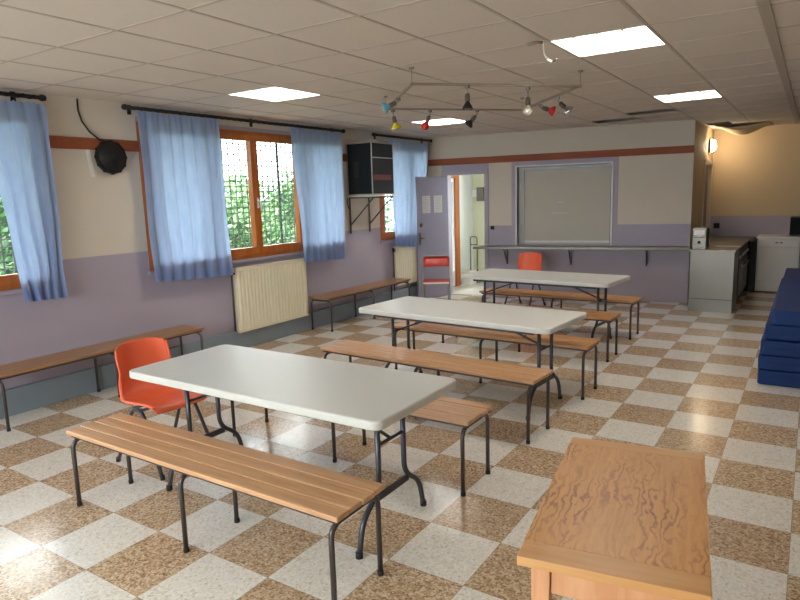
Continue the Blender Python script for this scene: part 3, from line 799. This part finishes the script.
# steel cabinet at the wall end
o = thing('steel_cabinet', 'stainless steel cabinet at the right end of the counter', 'cabinet', (-.195, 4.80, 0))
m = MB(); m.box(0, .545, .0, .57, .0, .825); m.build('body', M['steel'], o, bevel=.003)
m = MB(); m.box(.0, .545, -.004, .0, .008, .172); m.box(.545, .549, .01, .56, .008, .172); m.build('kick_plate', M['steel'], o, bevel=.002)
m = MB(); m.box(-.01, .56, -.012, .575, .826, .858); m.build('worktop', M['steel'], o, bevel=.004)
m = MB(); m.box(.0, .545, -.002, .0, .174, .182); m.build('shadow_gap', M['iron'], o)
# two small appliances on it
o = thing('kitchen_appliance', 'small steel appliance with a round dial on the steel cabinet', 'appliance', (-.185, 4.86, .859))
m = MB(); m.box(-.0, .17, 0, .22, .025, .165); m.build('body', M['steel'], o, bevel=.004)
m = MB(); m.box(.005, .165, .01, .21, 0, .024); m.build('foot_plate', M['white'], o)
m = MB(); m.lathe([(0, .02), (.015, .018), (.016, 0)], (.085, 0, .095), (0, -1, 0), 16); m.build('dial', M['black'], o)
m = MB(); m.box(.17, .185, .01, .21, .01, .16); m.build('side_panel', M['black'], o)
o = thing('kitchen_appliance', 'second small steel box stacked on the one with the dial', 'appliance', (-.185, 4.86, 1.026))
m = MB(); m.box(0, .17, 0, .22, 0, .125); m.build('body', M['steel'], o, bevel=.005)
m = MB(); m.box(.02, .15, -.003, .0, .03, .095); m.build('front_panel', M['white'], o)
m = MB(); m.box(.17, .185, .01, .21, .0, .12); m.build('side_panel', M['black'], o)

# cooker range along alcove side wall
def cooker(y0, y1, label, knobs):
    o = thing('cooker', label, 'cooker', (-.25, y0, 0)); L = y1-y0
    m = MB(); m.box(0, .60, 0, L, .05, .84); m.build('body', M['iron'], o, bevel=.004)
    m = MB(); m.box(.02, .58, .02, L-.02, 0, .05); m.build('plinth', M['black'], o)
    m = MB(); m.box(-.01, .625, 0.0, L, .84, .868); m.build('hob', M['steeldark'], o, bevel=.003)
    m = MB(); m.box(.60, .612, .04, L-.04, .12, .60); d_ = m.build('door', M['steeldark'], o, bevel=.004)
    m = MB(); m.tube(fillet([(.612, .08, .56), (.65, .08, .56), (.65, L-.08, .56), (.612, L-.08, .56)], .02), .009, 8); m.build('handle', M['chrome'], d_)
    for q in knobs:
        m = MB(); m.lathe([(0, .022), (.02, .018), (.024, .0)], (.60, q, .70), (1, 0, 0), 14); m.build('knob', M['white'], o)
cooker(5.39, 6.10, 'dark cooker next to the stainless steel cabinet', (.08, .2, .5, .62))
cooker(6.12, 6.88, 'dark cooker in the alcove corner beside the white dishwasher', (.1, .4, .6))
# far row
o = thing('corner_cabinet', 'dark corner cabinet with dull steel top behind the cookers in the alcove', 'cabinet', (-.28, 6.90, 0))
m = MB(); m.box(0, .745, .0, .59, 0, .82); m.build('body', M['iron'], o)
m = MB(); m.box(0, .70, 0, .59, .821, .855); m.build('worktop', M['steeldark'], o, bevel=.003)
o = thing('dishwasher', 'white dishwasher front in the alcove, left of the grey cabinet', 'dishwasher', (.475, 6.90, 0))
m = MB(); m.box(0, .575, .02, .585, .02, .865); m.build('body', M['white'], o)
m = MB(); m.box(0.004, .571, 0, .02, .74, .86); cp = m.build('control_panel', M['white'], o, bevel=.004)
m = MB(); m.box(.25, .29, -.003, 0, .795, .81); m.box(.31, .35, -.003, 0, .795, .81); m.build('button', M['black'], cp)
m = MB(); m.box(.004, .571, 0, .02, .20, .735); m.box(.03, .54, -.006, 0, .22, .72); m.build('door', M['white'], o, bevel=.004)
m = MB(); m.box(.004, .571, .01, .02, .02, .19); m.build('kick_plate', M['white'], o, bevel=.003)
o = thing('kitchen_cabinet', 'grey kitchen cabinet in the alcove, right of the dishwasher', 'cabinet', (1.055, 6.90, 0))
m = MB(); m.box(0, .6, .02, .585, .02, .865); m.build('body', M['steel'], o)
m = MB(); m.box(.004, .596, 0, .02, .20, .86); d_ = m.build('door', M['steel'], o, bevel=.004)
m = MB(); m.lathe([(0, .008), (.02, .014), (.025, 0)], (.03, 0, .74), (0, -1, 0), 12); m.build('knob', M['chrome'], d_)
m = MB(); m.box(.46, 1.70, 6.88, 7.49, .868, .898); tag(m.build('white_worktop', M['white'], bevel=.004), 'white-edged worktop over the dishwasher and grey cabinet', 'worktop')
o = thing('microwave', 'black microwave on the white worktop in the alcove', 'microwave', (.90, 7.08, .899))
m = MB(); m.box(0, .46, 0, .36, .01, .29); m.build('body', M['black'], o, bevel=.006)
m = MB(); m.box(.01, .33, -.006, 0, .03, .27); m.build('door', M['blackmat'], o)
o = thing('wall_socket', 'dark square socket on the lavender band of the alcove wall', 'socket', (-.19, 7.5, 1.04))
m = MB(); m.box(-.045, .045, -.05, 0, -.045, .045); m.build('plate', M['black'], o, bevel=.004)
# alcove side door
o = struct(bpy.data.objects.new('door_2', None)); COL.objects.link(o); o.location = (-.36, 6.57, .005)
m = MB(); m.box(-.03, .01, .0, .81, 0, 2.06); m.build('leaf', M['sidedoor'], o, bevel=.003)
m = MB(); m.box(.01, .05, .08, .10, .98, 1.0); m.box(.04, .055, .08, .18, .98, 1.0); m.build('handle', M['steel'], o)
m = MB(); m.box(-.305, -.285, 6.51, 6.56, 0, 2.14); m.box(-.305, -.285, 7.39, 7.44, 0, 2.14); m.box(-.305, -.285, 6.56, 7.39, 2.08, 2.14); struct(m.build('trim_5', M['cream']))
# wall lamp
o = thing('wall_lamp', 'glowing oval wall lamp above the alcove side door', 'lamp', (-.305, 6.98, 2.37))
def oval(m, r, x0, x1, k=1.0, dome=False):
    n = 28; rows = [(x0, 1), (x1, 1)] if not dome else [(x0, 1), (lerp(x0, x1, .5), .93), (lerp(x0, x1, .8), .75), (x1, .35), (x1+.002, .01)]
    vs = []; fs = []
    for x, s in rows:
        for i in range(n): a = 2*PI*i/n; vs.append((x, r*.72*s*math.cos(a), r*s*math.sin(a)))
    for j in range(len(rows)-1):
        for i in range(n): fs.append((j*n+i, j*n+(i+1) % n, (j+1)*n+(i+1) % n, (j+1)*n+i))
    m.quadset(vs, fs, 0, True)
m = MB(); oval(m, .115, 0, .035); m.build('base', M['brown'], o)
m = MB(); oval(m, .100, .03, .105, dome=True); m.build('glass_shade', M['lamp'], o)
for k in range(3):
    pass

# ------------------------------------------------------------------ hallway things
m = MB(); m.box(WX-.078, WX+.012, 5.70, 5.858, 0, 2.058); m.box(WX-.078, WX+.012, 5.002, 5.04, 0, 2.058); m.box(WX-.078, WX+.012, 5.04, 5.70, 2.0, 2.058); struct(m.build('trim_6', M['winwood'], bevel=.004))
m = MB(); A_, B2_ = WX-.06, WX-.02
m.box(A_, B2_, 5.042, 5.698, .01, .30); m.box(A_, B2_, 5.042, 5.698, 1.94, 1.998); m.box(A_, B2_, 5.042, 5.08, .30, 1.94); m.box(A_, B2_, 5.68, 5.698, .30, 1.94)
d3 = struct(m.build('door_3', M['whiteframe'])); MB().box(A_+.02, A_+.028, 5.08, 5.68, .30, 1.94).build('pane', M['glass'], d3)
rw = MB(); a0, a1 = WX+.75, WX+2.6  # corridor window added out of view to brighten the corridor
rw.box(a0, a1, 6.47, 6.52, .9, .95); rw.box(a0, a1, 6.47, 6.52, 2.15, 2.2)
for q in (a0, (a0+a1)/2-.03, a1-.06): rw.box(q, q+.06, 6.47, 6.52, .95, 2.15)
r5 = struct(rw.build('window_5', M['winwood'])); MB().box(a0+.06, a1-.06, 6.49, 6.496, .95, 2.15).build('pane', M['glass'], r5)
L = bpy.data.lights.new('window_portal', 'AREA'); L.shape = 'RECTANGLE'; L.size = 1.85; L.size_y = 1.3; L.cycles.is_portal = True
lo = bpy.data.objects.new('window_portal', L); COL.objects.link(lo); lo.location = ((a0+a1)/2, 6.6, 1.55); lo.rotation_euler = (-PI/2, 0, 0)
L = bpy.data.lights.new('door_portal', 'AREA'); L.shape = 'RECTANGLE'; L.size = .66; L.size_y = 1.7; L.cycles.is_portal = True
lo = bpy.data.objects.new('door_portal', L); COL.objects.link(lo); lo.matrix_world = Matrix.Translation((WX-.12, 5.37, 1.12)) @ Matrix(((0,0,-1,0),(1,0,0,0),(0,-1,0,0),(0,0,0,1)))
o = thing('white_bin', 'low white box on the corridor floor in the doorway', 'box', (-4.325, 5.90, 0))
m = MB(); m.box(-.0, .17, 0, .25, 0, .24); m.build('body', M['white'], o, bevel=.01); m = MB(); m.box(-.005, .18, -.01, .26, .24, .265); m.build('lid', M['white'], o, bevel=.006)
o = thing('fuse_box', 'small dark box with pale dial on the corridor wall', 'box', (-4.22, 6.4235, 1.70))
m = MB(); m.box(-.0, .13, -.09, 0, -.13, .13); m.build('body', M['steeldark'], o, bevel=.01)
m = MB(); m.box(-.10, -.0, -.06, 0, -.05, .08); m.build('side_plate', M['white'], o, bevel=.004)
o = thing('metal_stand', 'thin dark metal stand in the corridor behind the counter end', 'stand', (-4.29, 6.2, 0))
m = MB()
m.tube(fillet([(0, 0, 0), (0, 0, .9), (.14, 0, .9), (.14, 0, 0)], .03), .009, 8); m.cyl((0, 0, .75), (.14, 0, .75), .007, 8); m.build('frame', M['iron'], o)
m = MB(); m.cyl((.0, .12, 0), (.0, .0, .3), .007, 8); m.cyl((.14, .12, 0), (.14, .0, .3), .007, 8); m.build('foot', M['iron'], o)

# ------------------------------------------------------------------ outside
m = MB(); m.box(-26, WX-.28, -16, 22, -.6, -.3); struct(m.build('ground_outside', M['ground']))
q0 = back(.01, -.02); q1 = back(4.05, -.02); m = MB(); m.prism([(q0.x, q0.y), (q1.x, q1.y), (-.43, 6.42), (WX, 6.42)], .0005, .004); struct(m.build('floor_hall', plain('pale_corridor_floor', srgb(205, 203, 196), .3)))
m = MB(); m.box(-7.0, WX-.29, 4.6, 12, -.3, -.05); struct(m.build('terrace_outside', M['outside']))
# wire mesh fence
o = thing('wire_mesh_fence', 'green wire mesh fence standing outside the windows', 'fence', (-5.3, 0, -.3))
m = MB(); z = .1
while z < 3.3:
    m.box(-.007, .007, -6.5, 8.6, z-.006, z+.006); z += .07
y = -6.5
while y < 8.6: m.box(-.006, .006, y-.007, y+.007, .1, 3.3); y += .10
m.build('wire_mesh', M['wire'], o)
for y in (-5.7, -3.1, -.45, 2.14, 4.75, 7.35):
    m = MB(); m.cyl((-.02, y, 0), (-.02, y, 3.35), .018, 10); m.build('post', M['green'], o)
# hedge: countless leaves on a bank
rnd = random.Random(3); m = MB(); vs = []; fs = []
for k in range(30000):
    y = rnd.uniform(-7, 9.2); top = 2.15 + .25*math.sin(y*1.3) + .25*math.sin(y*3.1+1) + .35*(y < .5)
    h = rnd.random()**.8; z = -.3 + (top+.3)*h; x = -7.2 - 1.3*h + rnd.gauss(0, .18) - (.25*math.sin(y*2.1+z*2))
    s = rnd.uniform(.035, .085)
    a = Vector((rnd.gauss(0,1), rnd.gauss(0,1), rnd.gauss(0,1))).normalized(); b_ = a.orthogonal().normalized(); c_ = a.cross(b_)
    p = Vector((x, y, z)); i0 = len(vs)
    vs += [p - b_*s, p + c_*s*.5, p + b_*s, p - c_*s*.5]; fs.append((i0, i0+1, i0+2, i0+3))
m.quadset(vs, fs, 0)
hd = m.build('hedge', M['leafy']); tag(hd, 'dense green leafy hedge on the bank outside the windows', 'hedge', kind='stuff')
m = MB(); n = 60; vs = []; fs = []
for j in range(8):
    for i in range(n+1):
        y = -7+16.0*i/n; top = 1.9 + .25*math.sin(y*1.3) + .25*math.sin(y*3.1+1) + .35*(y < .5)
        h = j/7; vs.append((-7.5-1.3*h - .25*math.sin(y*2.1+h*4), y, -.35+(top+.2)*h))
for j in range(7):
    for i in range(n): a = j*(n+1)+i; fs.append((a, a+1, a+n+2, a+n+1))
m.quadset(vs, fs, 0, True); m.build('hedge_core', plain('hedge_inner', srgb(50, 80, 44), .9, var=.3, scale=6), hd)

# ------------------------------------------------------------------ light, camera
w = bpy.data.worlds.new('overcast_sky'); sc.world = w; w.use_nodes = True; nt = w.node_tree; bg = nt.nodes['Background']
tc = nt.nodes.new('ShaderNodeTexCoord'); sp = nt.nodes.new('ShaderNodeSeparateXYZ'); rp = nt.nodes.new('ShaderNodeValToRGB')
nt.links.new(tc.outputs['Generated'], sp.inputs[0]); nt.links.new(sp.outputs[2], rp.inputs[0])
rp.color_ramp.elements[0].color = (.40, .44, .48, 1); rp.color_ramp.elements[1].color = (.95, .98, 1, 1); rp.color_ramp.elements[1].position = .7
nt.links.new(rp.outputs[0], bg.inputs[0]); bg.inputs[1].default_value = 13.0

cam = bpy.data.cameras.new('camera'); co = bpy.data.objects.new('camera', cam); COL.objects.link(co); sc.camera = co
f, yaw, pitch, roll = 626.897, .582293137, .164075725, -.0307467836
cam.sensor_width = 36; cam.lens = f*36/800; cam.clip_start = .05; cam.clip_end = 200
fw = Vector((-math.sin(yaw)*math.cos(pitch), math.cos(yaw)*math.cos(pitch), -math.sin(pitch)))
rt = Vector((math.cos(yaw), math.sin(yaw), 0)); up = rt.cross(fw)
r2 = rt*math.cos(roll) + up*math.sin(roll); u2 = -rt*math.sin(roll) + up*math.cos(roll)
bk = -fw; cp = (1.18932963, -4.64591544, 1.70831118)
co.matrix_world = Matrix(((r2.x, u2.x, bk.x, cp[0]), (r2.y, u2.y, bk.y, cp[1]), (r2.z, u2.z, bk.z, cp[2]), (0, 0, 0, 1)))

vs_ = sc.view_settings
sc.display_settings.display_device = 'sRGB'
vs_.view_transform = 'Standard'; vs_.look = 'None'; vs_.gamma = 1; vs_.use_curve_mapping = False; vs_.exposure = 1.17
cy = sc.cycles
cy.max_bounces = 10; cy.diffuse_bounces = 6; cy.glossy_bounces = 4; cy.transmission_bounces = 6; cy.transparent_max_bounces = 12
cy.caustics_reflective = False; cy.caustics_refractive = False; cy.sample_clamp_indirect = 6; cy.blur_glossy = .5
cy.use_denoising = True
